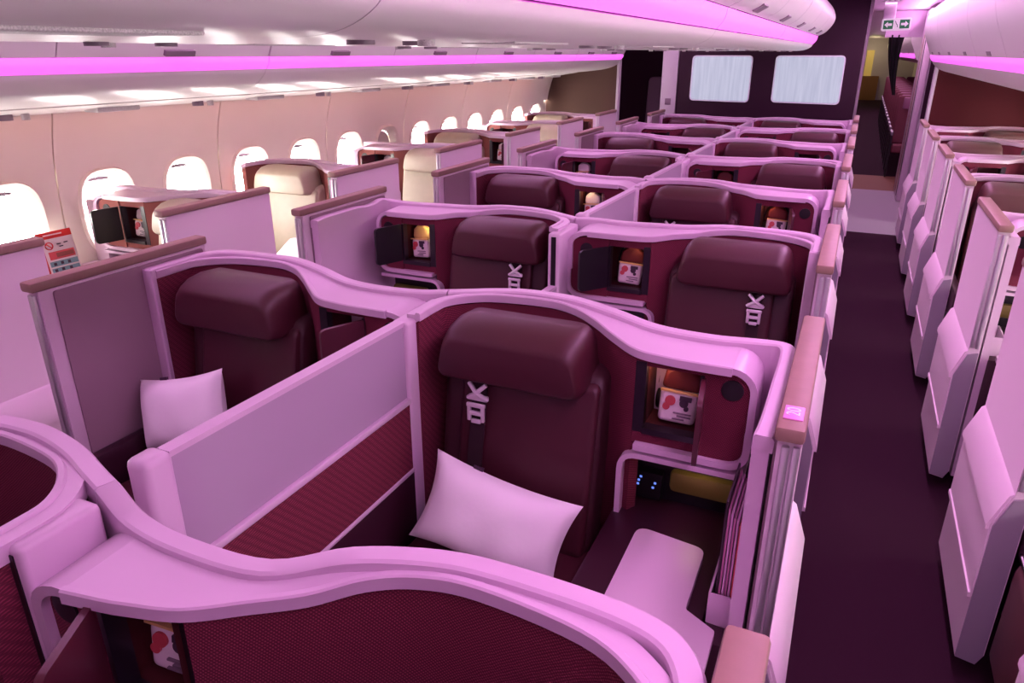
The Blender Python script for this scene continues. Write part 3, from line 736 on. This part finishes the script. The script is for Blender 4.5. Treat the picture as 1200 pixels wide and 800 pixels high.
CENTRE = dict(shell='shell', fabric='fabric', door='shell_door', inner='door_inner', liner='door_liner')
WINDOW = dict(shell='shell', fabric='fabric_redlit', door='shell_door', inner='door_inner', liner='door_liner')
FAR = [ 'eighth', 'seventh', 'sixth', 'fifth', 'fourth', 'third', 'second', 'first']
suites = {}
for k in range(8):
    y = R0 + PITCH*k - (0.012 if k == 0 else 0)
    tR = 2 if k % 2 == 0 else 1
    tL = 1 if k % 2 == 0 else 2
    w = FAR[k]
    build_suite('suite', -1.055, 1, tR, y, 'lavender suite, centre side of the exit-sign aisle, %s row from screen bulkhead' % w, 'centre suites along the exit-sign aisle', CENTRE,
                near=(1, 0)[k] if k < 2 else 2, door_open={0: 62, 1: 97, 2: 126}.get(k, 100 if tR == 1 else 124), lining='bezel' if k == 2 else 'storage_door', seatno='20' if k == 1 else None)
    build_seat(-1.055, 1, tR, y - (0.30 if k == 0 else 0), 'burgundy leather seat, centre side of exit-sign aisle, %s row from screen bulkhead' % w, 'centre seats along the exit-sign aisle', 'leather')
    build_suite('suite', -1.0, -1, tL, y, 'lavender suite, centre side of the window-seat aisle, %s row from screen bulkhead' % w, 'centre suites along the window-seat aisle', CENTRE,
                near=(1, 0)[k] if k < 2 else 2, door_open={1: 65, 2: 112}.get(k, 100 if tL == 1 else 110), lining='bezel' if k == 2 else 'storage_door')
    build_seat(-1.0, -1, tL, y - (0.30 if k == 0 else 0), 'burgundy leather seat, centre side of window-seat aisle, %s row from screen bulkhead' % w, 'centre seats along the window-seat aisle', 'leather', belt=(k != 1))
    if k >= 1:
        yw = y - 0.25
        t = 2 if k % 2 == 0 else 1
        build_suite('suite', -3.555, 1, t, yw, 'lavender suite beside the bright windows, %s row from the brown partition' % w, 'window suites', WINDOW, near=2, lining='bezel' if k == 2 else 'storage_door', door_open={2: 100}.get(k, 100))
        build_seat(-3.555, 1, t, yw, 'glare-coloured leather seat beside the bright windows, %s row from the brown partition' % w, 'window seats', 'leather_glare', belt=False, dark='leather_glare')
        build_suite('suite', 1.59, -1, t, yw, 'lavender suite across the exit-sign aisle from centre block, %s row from burgundy partition' % w, 'suites across the exit-sign aisle', CENTRE, near=2, door_open=110)
        rs = build_seat(1.59, -1, t, yw, 'brown leather seat across the exit-sign aisle from centre block, %s row from burgundy partition' % w, 'seats across the exit-sign aisle', 'leather_brown', belt=False, dark='leather_brown')
        if k == 2: obj('side_bolster', Geo().rbox(0.572-1.59, 0.70-1.59, 1.62-yw, 2.055-yw, 0.12, 0.475, 0.04, 3), 'leather_brown', rs)

# dividers between the centre pairs
for k in range(8):
    y = R0 + PITCH*k
    low = k in (0, 2)
    T = thing('seat_divider', '%s lavender divider between the two centre seats, %s row from screen bulkhead' % ('lowered' if low else 'raised', FAR[k]), 'divider', (-1.0275, y, 0), 'dividers between centre seats')
    top = 0.86 if low else 1.075
    fp = obj('fixed_post', Geo().rbox(-0.026, 0.026, -0.345 if k else -0.258, -0.125, 0.3, 1.086, 0.010, 3), 'shell', T)
    obj('slot', Geo().box(-0.010, 0.010, -0.347 if k else -0.26, -0.30 if k else -0.22, 0.32, 1.072), 'dark', fp)
    zl = 0.868-(0.3 if low else 0)
    F = -1.10
    s_ = obj('sliding_panel', Geo().prism([(F, zl), (-0.335, zl), (-0.335, top), (F, top+0.012)], 'x', -0.014, 0.014), 'door_inner', T)
    obj('top_rail', Geo().prism([(F, top+0.0125), (-0.335, top+0.0005), (-0.335, top+0.012), (F, top+0.024)], 'x', -0.0155, 0.0155), 'shell', s_)
    obj('end_post', Geo().rbox(-0.027, 0.027, F-0.06, F, 0.3, 0.9 if low else 1.106, 0.014, 3), 'shell', T)
    if not low:
        obj('lower_rail', Geo().rbox(-0.024, 0.024, F, -0.33, 0.848, 0.866, 0.004), 'shell', T)
        obj('lower_trim', Geo().rbox(-0.024, 0.024, F, -0.33, 0.632, 0.645, 0.004), 'shell', T)
    obj('fabric_panel', Geo().box(-0.020, 0.020, F, -0.33, 0.646, 0.847 if not low else 0.80), 'fabric', T)
    obj('base_panel', Geo().box(-0.022, 0.022, F, -0.33, 0.05, 0.631), 'console', T)

# ------------------------------------------------------------------ loose things
def pillow(loc, rot, w, h, d, label, group=None, m='pillow'):
    def fn(top):
        def f(a, b):
            x, y = 2*a-1, 2*b-1
            th = max(0.0, (1-abs(x)**3.0)*(1-abs(y)**3.0))**0.55
            px = x*(1-0.10*(1-abs(y)**2)*abs(x)**3); py = y*(1-0.12*(1-abs(x)**2)*abs(y)**3)
            wr = 0.05*math.sin(9*x+3*y)*th*(1-th*0.4) + 0.04*math.sin(5*y-7*x+1)*th
            return (px*w/2, (1 if top else -1)*d/2*(th+wr*0.6), py*h/2)
        return f
    o = thing('pillow', label, 'pillow', loc, group); o.rotation_euler = rot
    g = Geo(); g.grid(fn(True), 26, 20); g.grid(fn(False), 26, 20)
    obj('cover', g, m, o, ang=80)
    obj('care_tag', Geo().box(-0.2*w-0.014, -0.2*w+0.014, -0.004, 0.004, h/2*0.86, h/2*0.97), 'print_dark', o)
    return o
pillow((-0.715, 1.44, 0.60), (R(-24), R(12), R(4)), 0.42, 0.25, 0.13, 'white pillow leaning on the burgundy seat by the lit niche')
pillow((-1.81, 1.44, 0.69), (R(-20), R(-14), R(8)), 0.34, 0.24, 0.13, 'white pillow on burgundy seat behind the raised divider and mauve aisle door')
pillow((-2.95, 3.42, 0.60), (R(-70), 0, R(8)), 0.42, 0.30, 0.13, 'white pillow on the glare-coloured leather window seat')

def pouch(X0, s, t, row, label, red, du=0.0, kind=0):
    T = thing('amenity_pouch', label, 'pouch', (X0+s*U(t, (0.80 if row < 1 else 0.742)+du), row-0.16, 0.866), 'amenity pouches in the storage cabinets'); T.rotation_euler = (R(-6), R(5*s), R(8*s))
    g = Geo(); 
    g.pad(rounded([(-0.046, 0.0), (0.046, 0.0), (0.05, 0.085), (-0.05, 0.085)], 0.012), 'y', -0.034, 0.012, 0.016)
    b = obj('body', g, 'pouch', T)
    top = Geo().pad(rounded([(-0.05, 0.086), (0.05, 0.086), (0.044, 0.13), (0.015, 0.15), (-0.02, 0.15), (-0.045, 0.13)], 0.012), 'y', -0.022, 0.01, 0.012)
    obj('flap', top, red, T)
    obj('band', Geo().box(-0.05, 0.05, -0.037, -0.028, 0.084, 0.089), 'pouch_gold', T)
    pr = Geo(); pr.disc((-0.022, 0.062), 0.013, 'y', (-0.0385, -0.034)); pr.disc((-0.03, 0.045), 0.009, 'y', (-0.0385, -0.034))
    obj('print', pr, 'print_red', b)
    pr = Geo(); pr.disc((0.012, 0.06), 0.011, 'y', (-0.0385, -0.034)); pr.box(0.0, 0.03, -0.0385, -0.034, 0.066, 0.078); pr.disc((0.02, 0.046), 0.006, 'y', (-0.0385, -0.034))
    obj('print', pr, 'print_dark', b)
    pr = Geo()
    for z, a, c in ((0.03, -0.01, 0.035), (0.022, 0.0, 0.035), (0.014, -0.01, 0.02)): pr.box(a, c, -0.0385, -0.034, z, z+0.003)
    obj('print', pr, 'latch', b)
    return T
def headset(X0, s, t, row, label):
    T = thing('headset', label, 'headset', (X0+s*U(t, 0.80 if row < 1 else 0.742), row-0.105, 0.94), 'headsets in the storage cabinets')
    pts = [(0.062*math.cos(a), 0, 0.0+0.085*math.sin(a)) for a in [math.pi*k/16 for k in range(17)]]
    pts = [(0.062, 0, -0.05)] + pts + [(-0.062, 0, -0.05)]
    obj('headband', Geo().tube(pts, 0.005), 'headset', T)
    for sg in (1, -1):
        c = obj('ear_cup', Geo().pad([(0.026*math.cos(2*math.pi*k/16), -0.045+0.03*math.sin(2*math.pi*k/16)) for k in range(16)], 'x', sg*0.045, sg*0.064, 0.006), 'headset', T)
for k in range(0, 5):
    y = R0+PITCH*k; tR = 2 if k % 2 == 0 else 1; tL = 3-tR
    pouch(-1.055, 1, tR, y, 'printed white pouch in the cabinet by the exit-sign aisle suite, %s row from bulkhead' % FAR[k], 'pouch_red')
    headset(-1.055, 1, tR, y, 'black headset in the cabinet by the exit-sign aisle suite, %s row from bulkhead' % FAR[k])
    if k in (2, 3, 4):
        pouch(-1.0, -1, tL, y, 'printed pouch in the cabinet by the window-seat aisle suite, %s row from bulkhead' % FAR[k], 'pouch_gold' if k == 2 else 'pouch')
        headset(-1.0, -1, tL, y, 'black headset in the cabinet by the window-seat aisle suite, %s row from bulkhead' % FAR[k])
for k in (2, 3, 4, 5):
    y = R0+PITCH*k-0.25; t = 2 if k % 2 == 0 else 1
    pouch(-3.555, 1, t, y, 'printed white pouch in window suite cabinet, %s row from the brown partition' % FAR[k], 'pouch')
# small lamps inside the nearest cabinets
def cab_lamp(X0, s, t, row, e=0.1, c=(1.0, 0.62, 0.35)):
    l = bpy.data.lights.new('cabinet_lamp', 'POINT'); l.energy = e; l.color = c; l.shadow_soft_size = 0.012
    o = bpy.data.objects.new('cabinet_lamp', l); o.location = (X0+s*U(t, 0.70), row-0.19, 1.025); col.objects.link(o)
cab_lamp(-1.055, 1, 1, R0+PITCH, 0.16, (1.0, 0.5, 0.3)); cab_lamp(-1.055, 1, 2, R0+2*PITCH); cab_lamp(-1.055, 1, 1, R0+3*PITCH, 0.16, (1, .45, .25))
cab_lamp(-1.0, -1, 1, R0+2*PITCH, 0.2, (1.0, 0.75, 0.4)); cab_lamp(-1.0, -1, 2, R0+3*PITCH, 0.12); cab_lamp(-1.055, 1, 2, R0, 0.05)
# niche lamp of the near suite
l = bpy.data.lights.new('niche_lamp', 'POINT'); l.energy = 0.10; l.color = (1.0, 0.8, 0.4); l.shadow_soft_size = 0.015
o = bpy.data.objects.new('niche_lamp', l); o.location = (-1.055+0.82, R0+PITCH-0.19, 0.765); col.objects.link(o)

# menu booklets in the near literature pocket
for i, (m, dz, tilt) in enumerate((('magazine_dark', 0.30, 4), ('magazine', 0.285, 3), ('magazine_pink', 0.275, 2), ('magazine', 0.265, 1), ('magazine_pink', 0.26, 0), ('print_red', 0.25, 0))):
    b = obj('booklet', Geo().box(-0.0022, 0.0022, -0.075, 0.09, 0, dz), m, loc=(-1.055+0.933+0.0062*i, R0+PITCH-0.475, 0.608), rot=(0, 0, 0))
    tag(b, ['dark plum booklet outermost in the pocket beside the lit niche', 'mauve booklet behind the dark one in the literature pocket', 'pale pink booklet amid the pocket beside the lit niche',
            'mauve booklet fourth in the literature pocket by the aisle', 'pale pink booklet close to the pocket wall by the aisle', 'thin red booklet hard against the pocket wall by the aisle'][i], 'booklet', 'booklets in the literature pocket')

# red safety card standing on the window-side console
sc_ = thing('safety_card', 'red and white safety card propped beside the open window-suite cabinet', 'card', (-3.512, 2.262, 0.724)); sc_.rotation_euler = (R(-9), 0, R(88)); sc_.scale = (0.9, 1, 0.86)
cdg = obj('card', Geo().rbox(-0.10, 0.10, -0.004, 0.0, 0, 0.245, 0.0015, 1), 'card_white', sc_); obj('print', Geo().box(-0.099, 0.099, -0.0046, -0.0035, 0.001, 0.244), 'red_card', cdg)
obj('print', Geo().box(-0.078, 0.098, -0.0055, -0.003, 0.0, 0.205), 'card_white', cdg)
ring = Geo(); ring.tube([(-0.045+0.02*math.cos(a), -0.007, 0.165+0.02*math.sin(a)) for a in [2*math.pi*k/20 for k in range(21)]], 0.003, 6); ring.tube([(-0.06, -0.007, 0.18), (-0.03, -0.007, 0.15)], 0.003, 6)
obj('print', ring, 'red_card', cdg)
obj('print', Geo().box(-0.06, 0.085, -0.0065, -0.005, 0.085, 0.13), 'print_red', cdg)
obj('print', Geo().box(-0.02, 0.08, -0.0068, -0.005, 0.095, 0.12), 'fabric_redlit', cdg)
obj('print', Geo().box(-0.068, 0.09, -0.0065, -0.005, 0.045, 0.075), 'print_teal', cdg)
obj('print', Geo().box(-0.068, 0.09, -0.0065, -0.005, 0.010, 0.036), 'print_teal', cdg)
for x, z in ((-0.05, 0.05), (-0.01, 0.052), (0.03, 0.05), (-0.055, 0.014), (-0.015, 0.016), (0.03, 0.014)): obj('print', Geo().box(x, x+0.016, -0.0075, -0.006, z, z+0.017), 'print_dark', cdg)
for x, z in ((0.0, 0.165), (0.04, 0.168), (0.01, 0.15)): obj('print', Geo().box(x, x+0.022, -0.0075, -0.005, z, z+0.006), 'print_dark', cdg)
hdl = Geo().box(-0.06, 0.045, -0.0062, -0.003, 0.222, 0.229)
obj('print', hdl, 'card_white', cdg)
# white blanket and things in the near suite across the aisle
def cloth(loc, sx, sy, sz, label, cat='blanket', name='blanket', m='white_cloth'):
    o = thing(name, label, cat, loc)
    for i in range(3):
        def f(a, b, top=1, i=i):
            x, y = 2*a-1, 2*b-1; e = (1-x**8)*(1-y**8)
            return (x*sx/2*(1-0.04*i), y*sy/2*(1-0.03*i), sz/3*(i+0.5) + (sz/6*top)*max(0, e)**0.5*(1+0.15*math.sin(7*x+3*i)*math.cos(5*y)))
        g = Geo(); g.grid(lambda a, b: f(a, b, 1), 16, 12); g.grid(lambda a, b: f(a, b, -1), 16, 12)
        obj('fold', g, m, o, ang=80)
    return o
cloth((0.69, 1.97, 0.474), 0.22, 0.16, 0.06, 'folded white blanket on the brown seat across the exit-sign aisle')
cloth((-2.86, 3.38, 0.50), 0.32, 0.30, 0.05, 'folded white blanket on glare-coloured window seat below the pillow')

# ------------------------------------------------------------------ door zone and rear cabin
es = thing('exit_sign', 'green and white exit sign with two arrows hanging above the aisle', 'sign', (0.21, 9.62, 2.04)); es.rotation_euler = (0, R(-2), 0)
obj('hanger', Geo().rbox(-0.14, -0.02, 0.0, 0.05, 0.05, 0.24, 0.01), 'ceiling', es)
pn = obj('panel', Geo().prism(rounded([(-0.145, -0.062), (0.145, -0.062), (0.145, 0.062), (-0.145, 0.062)], 0.02), 'y', -0.02, 0.02), 'sign_white', es)
for sg in (-1, 1):
    q = obj('arrow_field', Geo().box(sg*0.08-0.048, sg*0.08+0.048, -0.024, -0.019, -0.045, 0.045), 'sign_green', pn)
    ar = [(sg*0.118, 0.0), (sg*0.085, 0.03), (sg*0.085, 0.012), (sg*0.045, 0.012), (sg*0.045, -0.012), (sg*0.085, -0.012), (sg*0.085, -0.03)]
    obj('arrow', Geo().prism(ar, 'y', -0.028, -0.023), 'sign_white', pn)
obj('running_figure', Geo().tube([(-0.012, -0.022, 0.035), (-0.004, -0.022, 0.01), (0.008, -0.022, -0.006), (0.012, -0.022, -0.03)], 0.004, 6), 'print_dark', pn)
sg2 = thing('ceiling_fixture', 'white ceiling fixture plate with round lamps above the aisle', 'ceiling fixture', (0.12, 8.9, 2.235))
obj('plate', Geo().rbox(-0.09, 0.09, -0.12, 0.12, 0.0, 0.03, 0.008), 'ceiling', sg2)
for q in (-0.05, 0.0, 0.05): obj('lamp', Geo().disc((q, -0.05), 0.016, 'z', (-0.004, 0.01)), 'sign_white', sg2)
# monument beside the aisle past the burgundy partition
mo = thing('galley_monument', 'grey galley unit with panel doors beside the aisle past the burgundy partition', 'galley unit', (0.60, 10.45, 0)); 
obj('body', Geo().box(0.05, 1.0, 0, 1.0, 0, 2.26), 'monument', mo)
obj('corner_post', Geo().rbox(-0.02, 0.05, -0.03, 1.0, 0, 2.24, 0.01), 'shell', mo)
obj('post_groove', Geo().box(-0.024, -0.018, 0.10, 0.16, 0.05, 2.2), 'dark', mo); obj('post_groove', Geo().box(-0.024, -0.018, 0.5, 0.53, 0.05, 2.2), 'brass', mo)
for z0, z1 in ((0.08, 0.30), (0.33, 0.62), (0.66, 0.95)):
    d = obj('panel_door', Geo().rbox(0.07, 0.5, -0.02, 0.0, z0, z1, 0.006), 'shell_grey', mo); obj('latch', Geo().rbox(0.09, 0.13, -0.03, -0.018, z1-0.06, z1-0.03, 0.004), 'silver', d)
obj('upper_panel', Geo().box(0.07, 0.95, -0.02, 0.0, 1.0, 2.18), 'bulkhead', mo)
# rear galley light at the end of the long aisle
struct('wall_end', Geo().box(-3.7, 1.8, YE-0.1, YE, 0, 2.35), 'monument', 'pale far end wall of the rear cabin', 'wall')
gw = thing('rear_galley', 'yellow lit galley glowing at the far end of the aisle', 'galley', (0.1, YE-0.15, 0))
obj('lit_panel', Geo().box(-0.22, 0.05, 0, 0.03, 0.9, 1.85), 'galley_glow', gw); obj('counter', Geo().box(-0.35, 0.35, -0.2, 0.03, 0, 0.9), 'brass', gw)
l = bpy.data.lights.new('galley_lamp', 'POINT'); l.energy = 14; l.color = (1, 0.82, 0.45); l.shadow_soft_size = 0.2
o = bpy.data.objects.new('galley_lamp', l); o.location = (0.1, YE-1.2, 1.9); col.objects.link(o)
# black curtain gathered beside the aisle
def curt(a, b):
    th = 0.10*(1-b*0.35)
    x = 0.20 + 0.17*(b**1.6) + 0.16*a*(1.15-b) + 0.012*math.sin(a*14)
    return (x, 12.0 + 0.03*math.cos(a*14), 1.98 - 0.78*b)
g = Geo(); g.grid(curt, 14, 14); g.grid(lambda a, b: (curt(a, b)[0], curt(a, b)[1]+0.06, curt(a, b)[2]), 14, 14)
ct = thing('curtain', 'black gathered curtain tied back beside the aisle', 'curtain', (0, 0, 0)); obj('cloth', g, 'black', ct, ang=60); obj('header', Geo().box(0.15, 0.62, 12.0, 12.05, 1.95, 2.28), 'ceiling', ct)
# rear bins
for i in range(8):
    ya = 12.7+2.1*i
    t = thing('overhead_bin', 'pink lit rear cabin bin, %s past the black curtain' % ORD[i], 'overhead bin', (0, ya, 1.5), 'rear cabin bins')
    pr2 = [(0.56+a, b-1.5) for a, b in curve_ring(D_psu+D_under+D_strip+D_door)] + [(1.55, 0.74)]
    obj('body', Geo().loft([[(p[0], 0, p[1]) for p in pr2], [(p[0], 2.08, p[1]) for p in pr2]]), 'bin', t)
    obj('light_strip', Geo().loft([[(0.592, y_, 0.175), (0.575, y_, 0.235), (0.585, y_, 0.237), (0.6, y_, 0.178)] for y_ in (0.01, 2.07)]), 'strip', t)
# rear cabin seats
def econ(x, y, label, group):
    T = thing('economy_seat', label, 'seat', (x, y, 0), group)
    obj('backrest', lambda: Geo().pad(rounded([(-0.02, 0.45), (-0.12, 0.46), (-0.02, 1.15), (0.05, 1.15)], 0.025), 'x', -0.22, 0.22, 0.03), 'econ_seat', T, 1, 'ebk')
    obj('headrest', lambda: Geo().rbox(-0.15, 0.15, -0.075, -0.01, 0.96, 1.13, 0.02), 'econ_head', T, 1, 'ehd')
    obj('seat_cushion', lambda: Geo().pad(rounded([(-0.08, 0.34), (-0.08, 0.46), (-0.52, 0.48), (-0.54, 0.36)], 0.03), 'x', -0.22, 0.22, 0.03), 'econ_seat', T, 1, 'ecu')
    obj('armrest', lambda: Geo().rbox(-0.26, -0.222, -0.44, -0.06, 0.60, 0.66, 0.012), 'shell_grey', T, 1, 'earm')
    obj('seat_frame', lambda: Geo().box(-0.245, -0.225, -0.48, -0.05, 0.0, 0.60), 'dark', T, 1, 'eleg')
for i in range(14):
    for j, x in enumerate((0.72, 1.22)):
        econ(x, 13.0+0.8*i, 'burgundy economy seat in the rear cabin, %s from the aisle, %s row past the curtain' % (('first', 'second')[j], (ORD + ['tenth', 'eleventh', 'twelfth', 'thirteenth', 'fourteenth'])[i]), 'economy seats')
for i in range(14):
    econ(-0.42, 13.0+0.8*i, 'burgundy economy seat behind the screen bulkhead, %s row past the curtain' % ((ORD + ['tenth', 'eleventh', 'twelfth', 'thirteenth', 'fourteenth'])[i]), 'centre economy seats')
